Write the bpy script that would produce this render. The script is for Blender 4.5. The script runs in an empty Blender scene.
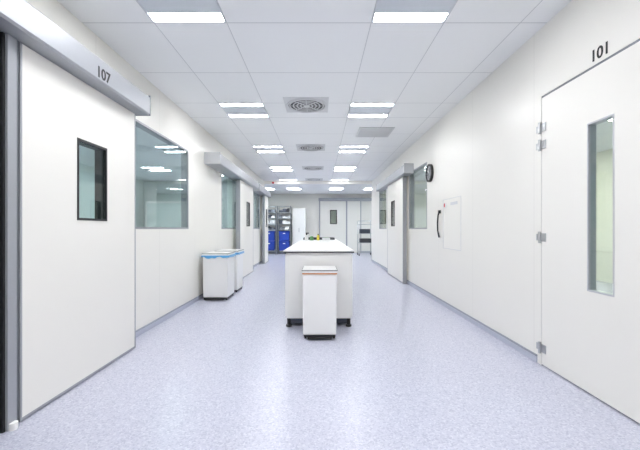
import bpy, bmesh, math, random
from mathutils import Vector, Matrix
random.seed(3)
scene = bpy.context.scene
scene.view_settings.view_transform = 'Standard'
scene.view_settings.look = 'None'
scene.view_settings.exposure = -0.06
scene.view_settings.gamma = 1.06

H = 2.85           # ceiling height
XL, XR = -1.95, 1.88
T = 0.10           # wall thickness
YB, YE, YF = -3.0, 12.5, 17.0   # behind camera, corridor end, far wall
XO = 6.2

# ------------------------------------------------------------ materials
def lin(c):
    return tuple(((v/255)/12.92 if v/255 <= .04045 else ((v/255+.055)/1.055)**2.4) for v in c) + (1,)

def mat(name, rgb, rough=.5, metal=0, spec=.5, noise=0, nscale=40, emit=None, estr=0):
    m = bpy.data.materials.new(name); m.use_nodes = True
    nt = m.node_tree; b = nt.nodes['Principled BSDF']
    c = lin(rgb)
    b.inputs['Base Color'].default_value = c
    b.inputs['Roughness'].default_value = rough
    b.inputs['Metallic'].default_value = metal
    b.inputs['Specular IOR Level'].default_value = spec
    if noise:
        tc = nt.nodes.new('ShaderNodeTexCoord'); n = nt.nodes.new('ShaderNodeTexNoise')
        n.inputs['Scale'].default_value = nscale; n.inputs['Detail'].default_value = 3
        r = nt.nodes.new('ShaderNodeMix'); r.data_type = 'RGBA'
        r.inputs[6].default_value = tuple(v*(1-noise) for v in c[:3])+(1,)
        r.inputs[7].default_value = tuple(min(1, v*(1+noise)) for v in c[:3])+(1,)
        nt.links.new(tc.outputs['Object'], n.inputs['Vector'])
        nt.links.new(n.outputs['Fac'], r.inputs[0])
        nt.links.new(r.outputs[2], b.inputs['Base Color'])
    if emit:
        b.inputs['Emission Color'].default_value = lin(emit)
        b.inputs['Emission Strength'].default_value = estr
    return m

def seam_mat(name, rgb, line_rgb, specs, rough=.4, spec=.4, noise=.01):
    """specs: list of (axis, offset, period, halfwidth)"""
    m = mat(name, rgb, rough, 0, spec)
    nt = m.node_tree; N = nt.nodes; L = nt.links; b = N['Principled BSDF']
    tc = N.new('ShaderNodeTexCoord'); sp = N.new('ShaderNodeSeparateXYZ')
    L.new(tc.outputs['Object'], sp.inputs[0])
    acc = None
    def mth(op, a, bb=None):
        n = N.new('ShaderNodeMath'); n.operation = op
        for i, v in enumerate((a, bb)):
            if v is None: continue
            if isinstance(v, (int, float)): n.inputs[i].default_value = v
            else: L.new(v, n.inputs[i])
        return n.outputs[0]
    for ax, off, per, hw in specs:
        s = mth('SUBTRACT', sp.outputs[ax], off)
        if per:
            s = mth('ADD', s, per/2)
            s = mth('FLOORED_MODULO', s, per)
            s = mth('SUBTRACT', s, per/2)
        s = mth('LESS_THAN', mth('ABSOLUTE', s), hw)
        acc = s if acc is None else mth('MAXIMUM', acc, s)
    n = N.new('ShaderNodeTexNoise'); n.inputs['Scale'].default_value = 1.3
    L.new(tc.outputs['Object'], n.inputs['Vector'])
    base = N.new('ShaderNodeMix'); base.data_type = 'RGBA'
    c = lin(rgb)
    base.inputs[6].default_value = tuple(v*(1-noise) for v in c[:3])+(1,)
    base.inputs[7].default_value = tuple(min(1, v*(1+noise)) for v in c[:3])+(1,)
    L.new(n.outputs['Fac'], base.inputs[0])
    mx = N.new('ShaderNodeMix'); mx.data_type = 'RGBA'
    L.new(base.outputs[2], mx.inputs[6]); mx.inputs[7].default_value = lin(line_rgb)
    L.new(acc, mx.inputs[0]); L.new(mx.outputs[2], b.inputs['Base Color'])
    return m

M_wall = seam_mat('wall_panel', (243, 241, 234), (222, 220, 214), [(1, 0.62, 1.22, .002)], rough=.32)
M_room = mat('side_room_wall', (216, 228, 225), .6, noise=.02, nscale=1)
M_roomR = mat('side_room_wall_cream', (240, 240, 224), .6, noise=.02, nscale=1)
M_ceil = seam_mat('ceiling_tile', (246, 248, 249), (206, 209, 212),
    [(0, -1.36, 0, .004), (0, -.76, 0, .004), (0, .43, 0, .004), (0, 1.03, 0, .004), (0, 1.66, 0, .004),
     (1, 2.58-.306, 2.45, .005), (1, 2.58+.306, 2.45, .005), (1, 2.58+1.225, 2.45, .005)], rough=.45, spec=.4)
M_trim = mat('trim_grey', (150, 156, 168), .45, noise=.03)
M_cove = mat('cove_vinyl', (186, 190, 204), .4, noise=.03)
M_door = mat('door_laminate', (243, 241, 234), .32, spec=.45, noise=.008, nscale=2)
M_alu = mat('brushed_aluminium', (164, 167, 172), .42, .35, noise=.03, nscale=60)
M_aludk = mat('dark_aluminium', (124, 128, 134), .45, .4, noise=.03)
M_cap = mat('end_cap_grey', (196, 198, 202), .45, .2, noise=.02)
M_black = mat('black_rubber', (20, 20, 22), .5, noise=.1)
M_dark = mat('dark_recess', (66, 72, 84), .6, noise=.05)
M_steel = mat('stainless_steel', (190, 192, 194), .28, .9, noise=.03, nscale=80)
M_white = mat('white_laminate', (244, 244, 242), .3, noise=.008)
M_bench = mat('bench_panel', (238, 238, 236), .35, noise=.008)
M_edge = mat('bench_edge', (56, 56, 60), .5, noise=.05)
M_orange = mat('orange_plastic', (210, 132, 70), .45, noise=.03)
M_blue = mat('blue_plastic', (28, 62, 170), .4, noise=.05)
M_bag = mat('blue_bag', (90, 170, 225), .35, noise=.08, nscale=20)
M_green = mat('green_plastic', (96, 150, 96), .4, noise=.05)
M_yellow = mat('yellow_plastic', (225, 205, 60), .4, noise=.05)
M_red = mat('red_plastic', (205, 40, 40), .4, noise=.05)
M_tray = mat('luminaire_tray', (210, 216, 223), .35, .1, noise=.02)
M_vent = mat('vent_paint', (214, 216, 218), .5, noise=.02)
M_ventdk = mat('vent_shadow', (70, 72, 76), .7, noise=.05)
M_clockf = mat('clock_face', (60, 64, 70), .3, noise=.03)
M_tube = mat('led_tube', (255, 255, 255), emit=(253, 253, 255), estr=50)
M_tube2 = mat('side_and_added_tube', (255, 255, 255), emit=(240, 250, 255), estr=70)  # side-room tubes, also used for lamps added to brighten rooms
M_tube_added = mat('added_tube_warm', (255, 255, 255), emit=(255, 250, 236), estr=130)  # strong emitters for lamps added to brighten the right room

def floor_mat():
    m = mat('speckled_vinyl', (196, 198, 218), .27, spec=.5)
    nt = m.node_tree; N = nt.nodes; L = nt.links; b = N['Principled BSDF']
    tc = N.new('ShaderNodeTexCoord')
    v = N.new('ShaderNodeTexVoronoi'); v.inputs['Scale'].default_value = 110
    L.new(tc.outputs['Object'], v.inputs['Vector'])
    sx = N.new('ShaderNodeSeparateColor'); L.new(v.outputs['Color'], sx.inputs[0])
    cr = N.new('ShaderNodeValToRGB'); cr.color_ramp.interpolation = 'CONSTANT'
    e = cr.color_ramp.elements
    e[0].position = 0; e[0].color = lin((184, 187, 206))
    e[1].position = .22; e[1].color = lin((198, 200, 217))
    for p, c in ((.62, (203, 205, 221)), (.86, (213, 215, 228))):
        k = e.new(p); k.color = lin(c)
    L.new(sx.outputs[0], cr.inputs[0]); L.new(cr.outputs[0], b.inputs['Base Color'])
    return m
M_floor = floor_mat()

def glass_mat(name, tint):
    m = bpy.data.materials.new(name); m.use_nodes = True
    nt = m.node_tree; N = nt.nodes; L = nt.links
    N.remove(N['Principled BSDF']); out = N['Material Output']
    t = N.new('ShaderNodeBsdfTransparent'); t.inputs[0].default_value = lin(tint)
    g = N.new('ShaderNodeBsdfGlossy'); g.inputs['Roughness'].default_value = .02
    lw = N.new('ShaderNodeLayerWeight')
    p = N.new('ShaderNodeMath'); p.operation = 'POWER'; p.inputs[1].default_value = 4
    q = N.new('ShaderNodeMath'); q.operation = 'MULTIPLY_ADD'; q.inputs[1].default_value = .9; q.inputs[2].default_value = .04
    mx = N.new('ShaderNodeMixShader')
    L.new(lw.outputs['Facing'], p.inputs[0]); L.new(p.outputs[0], q.inputs[0])
    L.new(q.outputs[0], mx.inputs[0]); L.new(t.outputs[0], mx.inputs[1]); L.new(g.outputs[0], mx.inputs[2])
    L.new(mx.outputs[0], out.inputs[0])
    return m
M_glass = glass_mat('tinted_glass', (242, 249, 247))

# ------------------------------------------------------------ builder
class Bld:
    def __init__(s, name):
        s.name = name; s.bm = bmesh.new(); s.mats = []
    def mi(s, m):
        if m not in s.mats: s.mats.append(m)
        return s.mats.index(m)
    def merge(s, tb, m, smooth=False):
        i = s.mi(m)
        for f in tb.faces: f.material_index = i; f.smooth = smooth
        me = bpy.data.meshes.new('t'); tb.to_mesh(me); tb.free()
        s.bm.from_mesh(me); bpy.data.meshes.remove(me)
    def box(s, x0, x1, y0, y1, z0, z1, m, bev=0, rot=None):
        tb = bmesh.new(); bmesh.ops.create_cube(tb, size=1)
        c = Vector(((x0+x1)/2, (y0+y1)/2, (z0+z1)/2))
        for v in tb.verts:
            v.co = Vector((v.co.x*abs(x1-x0), v.co.y*abs(y1-y0), v.co.z*abs(z1-z0)))
        if bev: bmesh.ops.bevel(tb, geom=tb.edges[:], offset=bev, segments=2, affect='EDGES', profile=.5)
        if rot: bmesh.ops.rotate(tb, verts=tb.verts, matrix=rot, cent=(0, 0, 0))
        for v in tb.verts: v.co += c
        s.merge(tb, m); return s
    def taper(s, x0, x1, y0, y1, z0, z1, m, k=.9, bev=.01):
        """box whose bottom is scaled by k"""
        tb = bmesh.new(); bmesh.ops.create_cube(tb, size=1)
        for v in tb.verts:
            f = k if v.co.z < 0 else 1
            v.co = Vector((v.co.x*(x1-x0)*f+(x0+x1)/2, v.co.y*(y1-y0)*f+(y0+y1)/2, v.co.z*(z1-z0)+(z0+z1)/2))
        if bev: bmesh.ops.bevel(tb, geom=tb.edges[:], offset=bev, segments=2, affect='EDGES', profile=.5)
        s.merge(tb, m); return s
    def cyl(s, c, r, h, m, axis='Z', r2=None, seg=24):
        tb = bmesh.new()
        bmesh.ops.create_cone(tb, cap_ends=True, segments=seg, radius1=r, radius2=r if r2 is None else r2, depth=h)
        if axis == 'X': bmesh.ops.rotate(tb, verts=tb.verts, matrix=Matrix.Rotation(math.pi/2, 3, 'Y'))
        if axis == 'Y': bmesh.ops.rotate(tb, verts=tb.verts, matrix=Matrix.Rotation(math.pi/2, 3, 'X'))
        for v in tb.verts: v.co += Vector(c)
        s.merge(tb, m); return s
    def ring(s, c, r0, r1, z0, z1, m, axis='Z', seg=40):
        tb = bmesh.new(); vs = []
        for i in range(seg):
            a = 2*math.pi*i/seg
            row = []
            for r, z in ((r0, z0), (r1, z0), (r1, z1), (r0, z1)):
                p = Vector((r*math.cos(a), r*math.sin(a), z))
                if axis == 'X': p = Vector((p.z, p.x, p.y))
                row.append(tb.verts.new(p+Vector(c)))
            vs.append(row)
        for i in range(seg):
            a, b = vs[i], vs[(i+1) % seg]
            for j in range(4):
                tb.faces.new((a[j], b[j], b[(j+1) % 4], a[(j+1) % 4]))
        bmesh.ops.recalc_face_normals(tb, faces=tb.faces)
        s.merge(tb, m); return s
    def tube(s, pts, r, m, seg=8):
        pts = [Vector(p) for p in pts]
        for a, b in zip(pts, pts[1:]):
            d = b-a; tb = bmesh.new()
            bmesh.ops.create_cone(tb, cap_ends=True, segments=seg, radius1=r, radius2=r, depth=d.length)
            q = Vector((0, 0, 1)).rotation_difference(d.normalized()).to_matrix()
            bmesh.ops.rotate(tb, verts=tb.verts, matrix=q)
            for v in tb.verts: v.co += (a+b)/2
            s.merge(tb, m, True)
        return s
    def done(s, origin=True, parent=None):
        me = bpy.data.meshes.new(s.name)
        xs = [v.co.x for v in s.bm.verts]; ys = [v.co.y for v in s.bm.verts]; zs = [v.co.z for v in s.bm.verts]
        o = Vector(((min(xs)+max(xs))/2, (min(ys)+max(ys))/2, min(zs))) if origin else Vector((0, 0, 0))
        for v in s.bm.verts: v.co -= o
        s.bm.to_mesh(me); s.bm.free()
        for m in s.mats: me.materials.append(m)
        ob = bpy.data.objects.new(s.name, me); ob.location = o
        bpy.context.collection.objects.link(ob)
        if parent:
            ob.parent = parent; ob.location = o-parent.location
        return ob

def slab(name, axis, a0, a1, u0, u1, v0, v1, holes, m):
    """slab between a0..a1 on `axis` ('X','Y','Z') with rectangular holes in (u,v)."""
    us = sorted({round(k, 4) for k in (u0, u1, *[h[0] for h in holes], *[h[1] for h in holes])})
    vs = sorted({round(k, 4) for k in (v0, v1, *[h[2] for h in holes], *[h[3] for h in holes])})
    us = [u for u in us if u0-1e-6 <= u <= u1+1e-6]; vs = [v for v in vs if v0-1e-6 <= v <= v1+1e-6]
    def solid(i, j):
        if not (0 <= i < len(us)-1 and 0 <= j < len(vs)-1): return False
        cu, cv = (us[i]+us[i+1])/2, (vs[j]+vs[j+1])/2
        return not any(h[0] < cu < h[1] and h[2] < cv < h[3] for h in holes)
    bm = bmesh.new(); cache = {}
    def P(a, u, v):
        k = (round(a, 5), round(u, 5), round(v, 5))
        if k not in cache:
            co = {'X': (a, u, v), 'Y': (u, a, v), 'Z': (u, v, a)}[axis]
            cache[k] = bm.verts.new(co)
        return cache[k]
    for i in range(len(us)-1):
        for j in range(len(vs)-1):
            if not solid(i, j): continue
            A, B, C, D = us[i], us[i+1], vs[j], vs[j+1]
            for a in (a0, a1):
                bm.faces.new((P(a, A, C), P(a, B, C), P(a, B, D), P(a, A, D)))
            if not solid(i-1, j): bm.faces.new((P(a0, A, C), P(a0, A, D), P(a1, A, D), P(a1, A, C)))
            if not solid(i+1, j): bm.faces.new((P(a0, B, C), P(a0, B, D), P(a1, B, D), P(a1, B, C)))
            if not solid(i, j-1): bm.faces.new((P(a0, A, C), P(a0, B, C), P(a1, B, C), P(a1, A, C)))
            if not solid(i, j+1): bm.faces.new((P(a0, A, D), P(a0, B, D), P(a1, B, D), P(a1, A, D)))
    bmesh.ops.recalc_face_normals(bm, faces=bm.faces)
    me = bpy.data.meshes.new(name); bm.to_mesh(me); bm.free(); me.materials.append(m)
    ob = bpy.data.objects.new(name, me); bpy.context.collection.objects.link(ob)
    return ob

def text(s, loc, rot, size, m, parent, name='number_label'):
    cu = bpy.data.curves.new(name, 'FONT'); cu.body = s; cu.size = size; cu.extrude = .0008
    cu.offset = .0022
    cu.align_x = 'CENTER'; cu.align_y = 'CENTER'
    tmp = bpy.data.objects.new(name, cu); bpy.context.collection.objects.link(tmp)
    bpy.context.view_layer.update()
    me = bpy.data.meshes.new_from_object(tmp.evaluated_get(bpy.context.evaluated_depsgraph_get()))
    bpy.data.objects.remove(tmp)
    me.materials.clear(); me.materials.append(m)
    ob = bpy.data.objects.new(name, me); ob.rotation_euler = rot
    bpy.context.collection.objects.link(ob)
    ob.location = Vector(loc)-parent.location; ob.parent = parent
    return ob

# ------------------------------------------------------------ room shell
lights_c = []
rows = [2.58+2.45*k for k in range(-2, 6)]
for y in rows:
    for x in (-1.06, .73):
        lights_c.append((x, y, M_tube))
side = [(-4.6, 5.05, M_tube2), (-4.6, 9.95, M_tube2), (-3.1, 7.5, M_tube2), (-3.4, 2.6, M_tube2), (-3.1, 10.9, M_tube2),  # left side room, with extra lamps added to brighten it
        (4.6, 7.5, M_tube_added), (3.3, 2.6, M_tube2), (4.4, 5.2, M_tube_added), (3.4, 9.95, M_tube2)]  # right side room, lamps added to make it brighter
for x, y, mm in side: lights_c.append((x, y, mm))
for x in (-3.3, -2.2, 2.2, 3.3):
    lights_c.append((x, 14.85, M_tube2))  # added lamps that brighten the far zone
holes = [(x-.3, x+.3, y-.3, y+.3) for x, y, _ in lights_c]
slab('ceiling', 'Z', H, H+.1, -XO, XO, YB, YF, holes, M_ceil)
slab('floor', 'Z', -.1, 0, -XO, XO, YB, YF, [], M_floor)

ZW0, ZW1 = 1.15, 2.32
winsL = [(3.62, 5.22), (7.0, 8.3), (10.4, 11.5)]
doorsL = [(2.2, 3.28), (8.4, 9.3)]
winsR = [(6.09, 7.31), (9.75, 10.9)]
doorsR = [(7.5, 8.85)]
slab('wall_left', 'X', XL-T, XL, YB, YE, 0, H,
     [(a, b, ZW0, ZW1) for a, b in winsL]+[(a, b, -.01, 2.2) for a, b in doorsL], M_wall)
DR0, DR1 = 1.82, 2.96
slab('wall_right', 'X', XR, XR+T, YB, YE, 0, H,
     [(a, b, ZW0, ZW1) for a, b in winsR]+[(a, b, -.01, 2.2) for a, b in doorsR]+[(DR0, DR1, -.01, 2.27)], M_wall)
slab('wall_far', 'Y', YF, YF+T, -XO, XO, 0, H, [(.12, 1.25, -.01, 2.45)], M_wall)
slab('wall_back', 'Y', YB-T, YB, -XO, XO, 0, H, [], M_wall)
slab('wall_outer_left', 'X', -XO-T, -XO, YB, YF, 0, H, [], M_room)
slab('wall_outer_right', 'X', XO, XO+T, YB, YF, 0, H, [], M_roomR)
slab('wall_return_left', 'Y', YE-T, YE, -XO, XL-T, 0, H, [], M_room)
slab('wall_return_right', 'Y', YE-T, YE, XR+T, XO, 0, H, [], M_roomR)
slab('wall_behind_far_door', 'Y', YF+1.2, YF+1.3, -.4, 2.2, 0, H, [], M_wall)
slab('wall_header', 'Y', YE-.12, YE, XL, XR, 2.75, H, [], M_wall)

def baseboard(name, x, sgn, segs):
    b = Bld(name)
    for y0, y1 in segs:
        b.box(min(x, x+sgn*.012), max(x, x+sgn*.012), y0, y1, 0, .058, M_cove, .003)
        b.box(min(x, x+sgn*.016), max(x, x+sgn*.016), y0, y1, .056, .070, M_trim, .002)
    b.done()
baseboard('baseboard_left', XL, 1, [(YB, 1.9), (3.42, 8.35), (9.45, YE)])
baseboard('baseboard_right', XR, -1, [(YB, DR0-.05), (DR1+.05, 7.45), (8.9, YE)])
b = Bld('baseboard_far')
b.box(-XO, -.02, YF-.012, YF, 0, .085, M_cove); b.box(2.05, XO, YF-.012, YF, 0, .085, M_cove); b.done()

# ------------------------------------------------------------ windows
def window(n, x, y0, y1):
    b = Bld('window_%d' % n)
    w = .022
    xa, xb = (x-T+.003, x+.004) if x < 0 else (x-.004, x+T-.003)
    b.box(xa, xb, y0, y0+w, ZW0, ZW1, M_alu); b.box(xa, xb, y1-w, y1, ZW0, ZW1, M_alu)
    b.box(xa, xb, y0+w, y1-w, ZW0, ZW0+w, M_alu); b.box(xa, xb, y0+w, y1-w, ZW1-w, ZW1, M_alu)
    g = x-.012 if x < 0 else x+.012
    b.box(g-.003, g+.003, y0+w, y1-w, ZW0+w, ZW1-w, M_glass)
    b.done()
n = 1
for a, c in winsL: window(n, XL, a, c); n += 1
for a, c in winsR: window(n, XR, a, c); n += 1

# ------------------------------------------------------------ doors
def empty(name, loc):
    e = bpy.data.objects.new(name, None); e.location = loc; e.empty_display_size = .2
    bpy.context.collection.objects.link(e); return e

def panel_with_window(nm, parent, xf, xb, y0, y1, z1, wy0, wy1, wz0, wz1):
    """sliding leaf, xf = corridor face"""
    b = Bld(nm)
    lo, hi = min(xf, xb), max(xf, xb); z0 = .008
    b.box(lo, hi, y0, wy0, z0, z1, M_door); b.box(lo, hi, wy1, y1, z0, z1, M_door)
    b.box(lo, hi, wy0, wy1, z0, wz0, M_door); b.box(lo, hi, wy0, wy1, wz1, z1, M_door)
    w = .018; s = 1 if xf > xb else -1
    p, q = min(xf+s*.004, xb), max(xf+s*.004, xb)
    b.box(p, q, wy0, wy0+w, wz0, wz1, M_black); b.box(p, q, wy1-w, wy1, wz0, wz1, M_black)
    b.box(p, q, wy0+w, wy1-w, wz0, wz0+w, M_black); b.box(p, q, wy0+w, wy1-w, wz1-w, wz1, M_black)
    g = xf-s*.012
    b.box(g-.003, g+.003, wy0+w, wy1-w, wz0+w, wz1-w, M_glass)
    # aluminium edge profiles
    b.box(lo-.003, hi+.003, y1, y1+.014, z0, z1, M_alu, .002)
    b.box(lo-.003, hi+.003, y0-.014, y0, z0, z1, M_alu, .002)
    b.box(lo-(.002 if s < 0 else 0), hi+(.002 if s > 0 else 0), y0, y1, .008, .026, M_alu)
    return b.done(parent=parent)

def housing(parent, xw, xf, y0, y1, z0=2.26, z1=2.45):
    """track cover with sloped lower lip"""
    s = 1 if xf > xw else -1
    b = Bld('track_housing')
    tb = bmesh.new()
    prof = [(xw, z1), (xf-s*.02, z1), (xf, z1-.02), (xf, z0+.015), (xf-s*.012, z0), (xw, z0)]
    A = [tb.verts.new((p[0], y0, p[1])) for p in prof]; B = [tb.verts.new((p[0], y1, p[1])) for p in prof]
    tb.faces.new(A); tb.faces.new(B[::-1])
    for i in range(len(prof)): tb.faces.new((A[i], A[(i+1) % 6], B[(i+1) % 6], B[i]))
    bmesh.ops.recalc_face_normals(tb, faces=tb.faces); b.merge(tb, M_alu)
    b.box(min(xw, xf+s*.003), max(xw, xf+s*.003), y1, y1+.008, z0-.003, z1+.003, M_aludk)
    b.box(min(xw, xf+s*.003), max(xw, xf+s*.003), y0-.008, y0, z0-.003, z1+.003, M_cap)
    return b.done(parent=parent)

# door 107
d1 = empty('door_1', (-1.83, 2.7, 0))
panel_with_window('leaf', d1, -1.77, -1.86, 2.085, 3.36, 2.255, 2.56, 2.92, 1.215, 1.82)
housing(d1, XL+.001, -1.65, 0.3, 3.417)
text('107', (-1.6485, 2.68, 2.325), (math.pi/2, 0, math.pi/2), .115, M_black, d1)
b = Bld('jamb_profile')
b.box(-1.95, -1.775, 2.045, 2.068, 0, 2.26, M_aludk)
b.box(-1.95, -1.765, 1.985, 2.045, 0, 2.26, M_alu, .003)
b.box(-1.95, -1.78, 1.97, 1.985, 0, 2.26, M_black)
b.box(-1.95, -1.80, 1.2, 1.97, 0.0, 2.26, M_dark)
b.cyl((-1.755, 2.01, .02), .022, .04, M_white)
b.done(parent=d1)

d2 = empty('door_2', (-1.83, 8.6, 0))
panel_with_window('leaf', d2, -1.77, -1.86, 7.86, 9.39, 2.255, 8.55, 8.95, 1.215, 1.82)
housing(d2, XL+.001, -1.68, 5.94, 9.8)
d3 = empty('door_3', (1.8, 8.2, 0))
panel_with_window('leaf', d3, 1.765, 1.84, 7.37, 9.0, 2.255, 8.15, 8.55, 1.215, 1.82)
housing(d3, XR-.001, 1.69, 6.95, 10.3)
d3b = empty('door_6', (-1.8, 11.9, 0))
housing(d3b, XL+.001, -1.70, 10.1, 12.3)
panel_with_window('leaf', d3b, -1.79, -1.86, 11.55, 12.3, 2.255, 11.8, 12.1, 1.215, 1.82)

# door 101 (hinged)
d4 = empty('door_4', (XR+.03, 2.4, 0))
b = Bld('leaf')
xf, xb = XR-.004, XR+.05
wy0, wy1, wz0, wz1 = 2.223, 2.446, .717, 1.884
g0, g1 = DR0+.012, DR1-.012
b.box(xf, xb, g0, wy0, .012, 2.25, M_door); b.box(xf, xb, wy1, g1, .012, 2.25, M_door)
b.box(xf, xb, wy0, wy1, .012, wz0, M_door); b.box(xf, xb, wy0, wy1, wz1, 2.25, M_door)
w = .010
for (p, q, r, s_) in ((wy0, wy0+w, wz0, wz1), (wy1-w, wy1, wz0, wz1), (wy0+w, wy1-w, wz0, wz0+w), (wy0+w, wy1-w, wz1-w, wz1)):
    b.box(xf-.003, xb, p, q, r, s_, M_cap)
b.box(xf+.008, xf+.014, wy0+w, wy1-w, wz0+w, wz1-w, M_glass)
b.done(parent=d4)
b = Bld('frame')
b.box(XR+.002, XR+.06, DR1-.011, DR1-.001, 0, 2.269, M_aludk); b.box(XR+.002, XR+.06, DR0+.001, DR0+.011, 0, 2.269, M_aludk)
b.box(XR+.002, XR+.06, DR0+.011, DR1-.011, 2.252, 2.269, M_aludk)
b.done(parent=d4)
b = Bld('hinges')
for z in (2.0, 1.855, 1.08, .15):
    b.cyl((XR-.018, DR1-.004, z), .011, .095, M_steel, seg=16)
    b.box(XR-.012, XR-.003, DR1-.07, DR1-.008, z-.035, z+.035, M_steel, .003)
    b.box(XR-.010, XR-.001, DR1+.002, DR1+.055, z-.028, z+.028, M_steel, .003)
b.done(parent=d4)
text('101', (XR-.002, 2.34, 2.33), (math.pi/2, 0, -math.pi/2), .11, M_black, d4)

# far door
d5 = empty('door_5', (1.0, YF, 0))
b = Bld('leaf')
y0, y1 = YF-.07, YF-.01
b.box(.06, .53, y0, y1, .01, 2.5, M_door); b.box(.87, 1.30, y0, y1, .01, 2.5, M_door)
b.box(.53, .87, y0, y1, .01, 1.39, M_door); b.box(.53, .87, y0, y1, 2.07, 2.5, M_door)
b.box(.53, .57, y0-.004, y1, 1.39, 2.07, M_black); b.box(.83, .87, y0-.004, y1, 1.39, 2.07, M_black)
b.box(.57, .83, y0-.004, y1, 1.39, 1.43, M_black); b.box(.57, .83, y0-.004, y1, 2.03, 2.07, M_black)
b.box(.57, .83, y0+.02, y0+.026, 1.43, 2.03, M_glass)
b.box(0, .06, y0-.01, y1, 0, 2.5, M_alu); b.box(1.30, 1.37, y0-.01, y1, 0, 2.5, M_alu)
b.box(1.37, 2.0, y0, y1, .01, 2.5, M_door); b.box(2.0, 2.04, y0-.01, y1, 0, 2.5, M_alu)
b.done(parent=d5)
b = Bld('track_housing'); b.box(-.02, 2.7, YF-.2, YF-.001, 2.5, 2.64, M_alu, .008); b.done(parent=d5)

# ------------------------------------------------------------ ceiling fittings
for x, y, mt in lights_c:  # includes the lamps added to brighten side and far rooms
    b = Bld('ceiling_light')
    z = H
    b.box(x-.296, x+.296, y-.296, y+.296, z+.075, z+.085, M_tray)
    for (a, c, d, e) in ((x-.296, x-.286, y-.296, y+.296), (x+.286, x+.296, y-.296, y+.296), (x-.286, x+.286, y-.296, y-.286), (x-.286, x+.286, y+.286, y+.296)):
        b.box(a, c, d, e, z-.004, z+.075, M_tray)
    b.box(x-.286, x+.286, y-.178, y+.178, z-.002, z+.075, M_tray, .004)
    for s in (-1, 1):
        yc = y+s*.231
        b.box(x-.284, x+.284, yc-.050, yc+.050, z+.006, z+.03, mt)
    b.done()

def diffuser(x, y, r=.26):
    b = Bld('air_diffuser'); z = H
    b.box(x-.297, x+.297, y-.297, y+.297, z-.004, z-.0005, M_vent, .001)
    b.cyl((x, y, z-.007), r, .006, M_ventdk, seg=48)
    b.ring((x, y, 0), r*.96, r*1.04, z-.020, z-.004, M_vent)
    for k in range(1, 5):
        rr = r*(.2+.19*k-.06)
        b.ring((x, y, 0), rr-.009, rr+.004, z-.017, z-.010, M_vent)
    b.cyl((x, y, z-.016), r*.16, .014, M_vent)
    for k in range(8):
        a = k*math.pi/4
        p0 = (x+math.cos(a)*r*.12, y+math.sin(a)*r*.12, z-.012); p1 = (x+math.cos(a)*r*.97, y+math.sin(a)*r*.97, z-.012)
        b.tube([p0, p1], .004, M_vent, 6)
    b.done()
for y in (4.80, 7.3, 9.75, 12.0): diffuser(-.17, y)
b = Bld('air_return_grille'); x, y, z = .97, 6.14, H
b.box(x-.297, x+.297, y-.297, y+.297, z-.003, z-.0005, M_ventdk)
for (a, c, d, e) in ((x-.297, x-.265, y-.297, y+.297), (x+.265, x+.297, y-.297, y+.297), (x-.265, x+.265, y-.297, y-.265), (x-.265, x+.265, y+.265, y+.297)):
    b.box(a, c, d, e, z-.012, z-.003, M_vent)
for k in range(18):
    yy = y-.25+k*.0294
    b.box(x-.265, x+.265, yy-.009, yy+.009, z-.010, z-.003, M_vent)
b.done()

# ------------------------------------------------------------ lab bench
b = Bld('lab_bench')
BX0, BX1, BY0, BY1 = -.385, .38, 4.11, 8.6
b.box(BX0, BX1, BY0, BY1, .10, .872, M_bench, .003)
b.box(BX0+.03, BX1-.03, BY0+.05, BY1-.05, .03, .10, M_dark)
ln = (BY1-BY0)/6
for k in range(6):
    for sx, xx in ((-1, BX0), (1, BX1)):
        a, c = BY0+k*ln+.008, BY0+(k+1)*ln-.008
        b.box(min(xx, xx+sx*.014), max(xx, xx+sx*.014), a, c, .12, .85, M_bench, .003)
        b.box(min(xx+sx*.014, xx+sx*.034), max(xx+sx*.014, xx+sx*.034), c-.06, c-.045, .55, .72, M_steel)
b.box(BX0-.03, BX1+.03, BY0-.025, BY1+.025, .870, .886, M_edge)
b.box(BX0-.032, BX1+.032, BY0-.027, BY1+.027, .886, .90, M_white, .003)
for xx in (BX0+.03, BX1-.03):
    for yy in (BY0+.03, (BY0+BY1)/2, BY1-.03):
        b.cyl((xx, yy, .05), .022, .10, M_black, seg=16)
        b.cyl((xx, yy, .012), .035, .024, M_black, seg=16)
b.done()

# bench-top items
b = Bld('instrument_tray'); b.box(-.36, .36, 8.0, 8.5, .902, .925, M_edge, .004)
for (a, c, d, e) in ((-.36, .36, 8.0, 8.02), (-.36, .36, 8.48, 8.5), (-.36, -.34, 8.0, 8.5), (.34, .36, 8.0, 8.5)): b.box(a, c, d, e, .92, .95, M_edge)
b.done()
def bottle(x, y, r, h, m, z=.901, cap=M_white):
    b = Bld('reagent_bottle'); b.cyl((x, y, z+h*.36), r, h*.72, m); b.cyl((x, y, z+h*.78), r, h*.12, m, r2=r*.45); b.cyl((x, y, z+h*.92), r*.5, h*.16, cap); b.done()
bottle(-.16, 7.7, .04, .11, M_green); bottle(-.02, 7.75, .03, .14, M_yellow, cap=M_black)
b = Bld('glove_box'); b.box(.07, .24, 7.6, 7.72, .901, .96, M_vent, .005); b.box(.10, .21, 7.63, 7.69, .96, .966, M_green); b.done()
b = Bld('spray_nozzle_bottle'); b.cyl((-.27, 7.6, .96), .04, .12, M_white); b.cyl((-.27, 7.6, 1.03), .015, .05, M_black); b.box(-.29, -.22, 7.59, 7.61, 1.05, 1.07, M_black); b.done()

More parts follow.
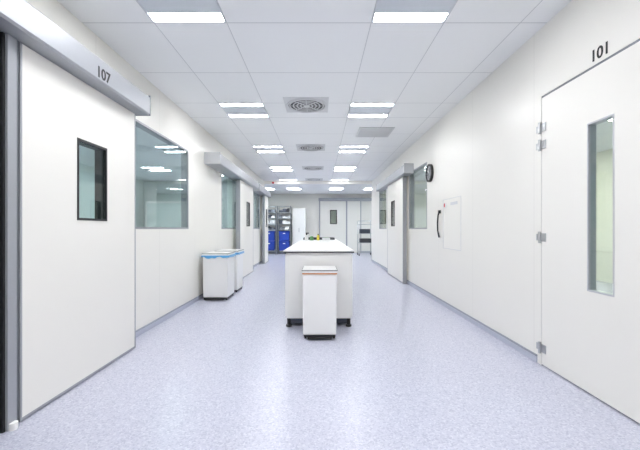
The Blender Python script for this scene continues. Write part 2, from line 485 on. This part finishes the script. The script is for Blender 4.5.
# ------------------------------------------------------------ bins
def bin_(x0, x1, y0, y1, z1, band, bag=False):
    b = Bld('pedal_waste_bin')
    b.taper(x0+.006, x1-.006, y0+.01, y1, .045, z1-.046, M_white, .97, .012)
    b.box(x0+.002, x1-.002, y0+.004, y1, z1-.046, z1-.034, band, .003)
    b.box(x0, x1, y0, y1+.004, z1-.034, z1-.006, M_white, .006)
    b.box(x0-.002, x1+.002, y0-.002, y1+.006, z1-.012, z1-.004, M_edge, .001)
    b.box(x0+.004, x1-.004, y0+.004, y1, z1-.004, z1, M_white)
    b.box(x0+.02, x1-.02, y0+.03, y1-.03, .02, .05, M_edge)
    b.box(x0+.06, x1-.06, y0-.03, y0+.05, .014, .026, M_black, .003)      # pedal
    for xx in (x0+.035, x1-.035):
        for yy in (y0+.05, y1-.05):
            b.cyl((xx, yy, .022), .022, .02, M_black, 'X', seg=16)
    if bag:
        tb = bmesh.new(); n = 40; rows_ = []
        for zz, k in ((z1-.036, .004), (z1-.045, .010), (z1-.062, .012)):
            r_ = []
            for i in range(n):
                t = i/n*4; e = int(t); f = t-e
                cs = [(x0, y0), (x1, y0), (x1, y1), (x0, y1)]
                p = Vector(cs[e]).lerp(Vector(cs[(e+1) % 4]), f)
                c = Vector(((x0+x1)/2, (y0+y1)/2)); dd = (p-c).normalized()
                p = p+dd*(k+random.uniform(0, .006))
                r_.append(tb.verts.new((p.x, p.y, zz+(random.uniform(-.025, .006) if zz < z1-.06 else 0))))
            rows_.append(r_)
        for A, B in zip(rows_, rows_[1:]):
            for i in range(n): tb.faces.new((A[i], A[(i+1) % n], B[(i+1) % n], B[i]))
        b.merge(tb, M_bag, True)
    b.done()
bin_(-.178, .192, 3.63, 4.04, .725, M_orange)
bin_(-1.88, -1.46, 5.62, 6.10, .76, M_white, True)
bin_(-1.88, -1.46, 6.30, 6.78, .76, M_white, True)

# ------------------------------------------------------------ right wall bits
b = Bld('wall_clock')
cy, cz = 5.88, 2.09
b.ring((0, cy, cz), .125, .15, XR-.045, XR-.001, M_black, 'X')
b.cyl((XR-.018, cy, cz), .128, .03, M_clockf, 'X', seg=40)
for k in range(12):
    a = k*math.pi/6
    b.box(XR-.036, XR-.033, cy+math.cos(a)*.105-.006, cy+math.cos(a)*.105+.006, cz+math.sin(a)*.105-.006, cz+math.sin(a)*.105+.006, M_white)
b.tube([(XR-.038, cy, cz), (XR-.038, cy+.05, cz+.04)], .005, M_white, 6)
b.tube([(XR-.040, cy, cz), (XR-.040, cy-.02, cz+.09)], .004, M_white, 6)
b.done()
b = Bld('wall_hatch_panel')
for (a, c, d, e) in ((4.63, 4.636, .86, 1.59), (5.29, 5.296, .86, 1.59), (4.636, 5.29, 1.584, 1.59), (4.636, 5.29, .86, .866)):
    b.box(XR-.004, XR-.0005, a, c, d, e, M_vent)
b.done()
b = Bld('alarm_call_button'); b.box(XR-.012, XR-.0005, 5.17, 5.25, 1.45, 1.53, M_white, .003); b.box(XR-.014, XR-.010, 5.19, 5.235, 1.475, 1.53, M_red); b.done()
b = Bld('hanging_strap_handle')  # dark hanging strap with a handle block
b.tube([(XR-.02, 5.42, 1.42), (XR-.03, 5.44, 1.36), (XR-.035, 5.45, 1.24), (XR-.035, 5.44, 1.12), (XR-.02, 5.42, 1.02)], .012, M_black)
b.box(XR-.03, XR-.0005, 5.39, 5.45, 1.39, 1.44, M_black, .004); b.done()
b = Bld('wall_sign'); b.box(XR-.003, XR-.0005, 4.75, 5.0, 1.49, 1.53, M_vent); b.done()

# ------------------------------------------------------------ far area furniture
def shelving(x0, x1, y0, y1, z1, name='shelving_unit'):
    b = Bld(name)
    for xx in (x0+.015, x1-.015):
        for yy in (y0+.015, y1-.015):
            b.box(xx-.015, xx+.015, yy-.015, yy+.015, 0, z1, M_aludk)
    for z in (.14, 1.10, 1.36, 1.62, 1.88, z1-.03):
        b.box(x0, x1, y0, y1, z, z+.025, M_steel)
        if 1.0 < z < 2.0:
            k = x0+.06
            while k < x1-.12:
                w = random.uniform(.08, .2)
                b.box(k, min(k+w, x1-.04), y0+.03, y1-.1, z+.025, z+random.uniform(.1, .21), random.choice([M_edge, M_aludk, M_white, M_vent, M_dark]), .003)
                k += w+.02
    b.done()
def crate(x0, x1, y0, y1, z0, z1):
    b = Bld('blue_storage_crate')
    b.taper(x0+.01, x1-.01, y0+.01, y1-.01, z0, z1, M_blue, .93, .01)
    b.box(x0, x1, y0, y1, z1-.05, z1-.02, M_blue, .006)
    b.box((x0+x1)/2-.05, (x0+x1)/2+.05, y0-.004, y0+.012, z1-.13, z1-.09, M_white)
    b.done()
shelving(-2.62, -1.95, 15.9, 16.5, 2.2); shelving(-1.90, -1.28, 15.9, 16.5, 2.2)
for a, c in ((-2.56, -2.01), (-1.84, -1.34)):
    crate(a, c, 15.93, 16.45, .166, .60); crate(a, c, 15.93, 16.45, .61, 1.06)
b = Bld('storage_cabinet')
b.box(-1.22, -.62, 16.1, 16.7, .06, 2.1, M_white, .005); b.box(-1.19, -.65, 16.13, 16.67, 0, .06, M_dark)
b.box(-1.21, -.925, 16.085, 16.1, .08, 2.08, M_bench, .003); b.box(-.915, -.63, 16.085, 16.1, .08, 2.08, M_bench, .003)
b.box(-.95, -.935, 16.06, 16.085, 1.0, 1.2, M_steel); b.box(-.905, -.89, 16.06, 16.085, 1.0, 1.2, M_steel)
b.done()
b = Bld('wire_trolley')
x0, x1, y0, y1, zt = 1.72, 2.3, 15.0, 15.6, 1.5
for xx in (x0, x1):
    for yy in (y0, y1):
        b.tube([(xx, yy, .1), (xx, yy, zt)], .014, M_steel); b.cyl((xx, yy, .05), .05, .03, M_black, 'X', seg=16)
for z in (.16, .55, .95, 1.35, 1.5):
    b.tube([(x0, y0, z), (x1, y0, z), (x1, y1, z), (x0, y1, z), (x0, y0, z)], .010, M_steel)
    if z < 1.4:
        for k in range(9):
            xx = x0+(x1-x0)*k/8; b.tube([(xx, y0, z), (xx, y1, z)], .005, M_steel, 6)
for k in range(1, 8):
    zz = .16+k*.17; b.tube([(x0, y0, zz), (x0, y1, zz)], .005, M_steel, 6); b.tube([(x1, y0, zz), (x1, y1, zz)], .005, M_steel, 6)
b.box(x0+.05, x1-.05, y0+.05, y1-.05, .56, .74, M_edge, .01); b.box(x0+.05, x1-.1, y0+.05, y1-.05, .96, 1.15, M_dark, .01)
b.done()
b = Bld('fire_alarm_sounder'); b.cyl((-1.62, YE-.155, 2.78), .035, .04, M_red, 'Y'); b.box(-1.67, -1.57, YE-.135, YE-.12, 2.755, 2.84, M_white); b.done()

# side-room furniture
b = Bld('laboratory_table'); b.box(-5.9, -5.0, 6.5, 11.0, .86, .90, M_steel, .004)
for yy in (6.6, 8.7, 10.9):
    for xx in (-5.85, -5.05): b.box(xx-.02, xx+.02, yy-.02, yy+.02, 0, .86, M_steel)
b.done()
b = Bld('glazed_cabinet'); b.box(-5.9, -4.6, 11.9, 12.35, .05, 2.1, M_white, .004)
b.box(-5.85, -4.65, 11.88, 11.9, .95, 2.02, M_room); b.box(-5.85, -4.65, 11.92, 12.3, 0, .05, M_dark); b.done()

# ------------------------------------------------------------ world + camera
w = bpy.data.worlds.new('world'); scene.world = w; w.use_nodes = True
w.node_tree.nodes['Background'].inputs[0].default_value = (.8, .85, .9, 1)
w.node_tree.nodes['Background'].inputs[1].default_value = .3
cam = bpy.data.cameras.new('camera'); co = bpy.data.objects.new('camera', cam)
bpy.context.collection.objects.link(co); scene.camera = co
co.location = (0, 0, 1.15); co.rotation_euler = (math.pi/2, 0, 0)
cam.sensor_width = 36; cam.lens = 36*350/640
cam.shift_x = 1/640; cam.shift_y = 4/640; cam.clip_start = .05
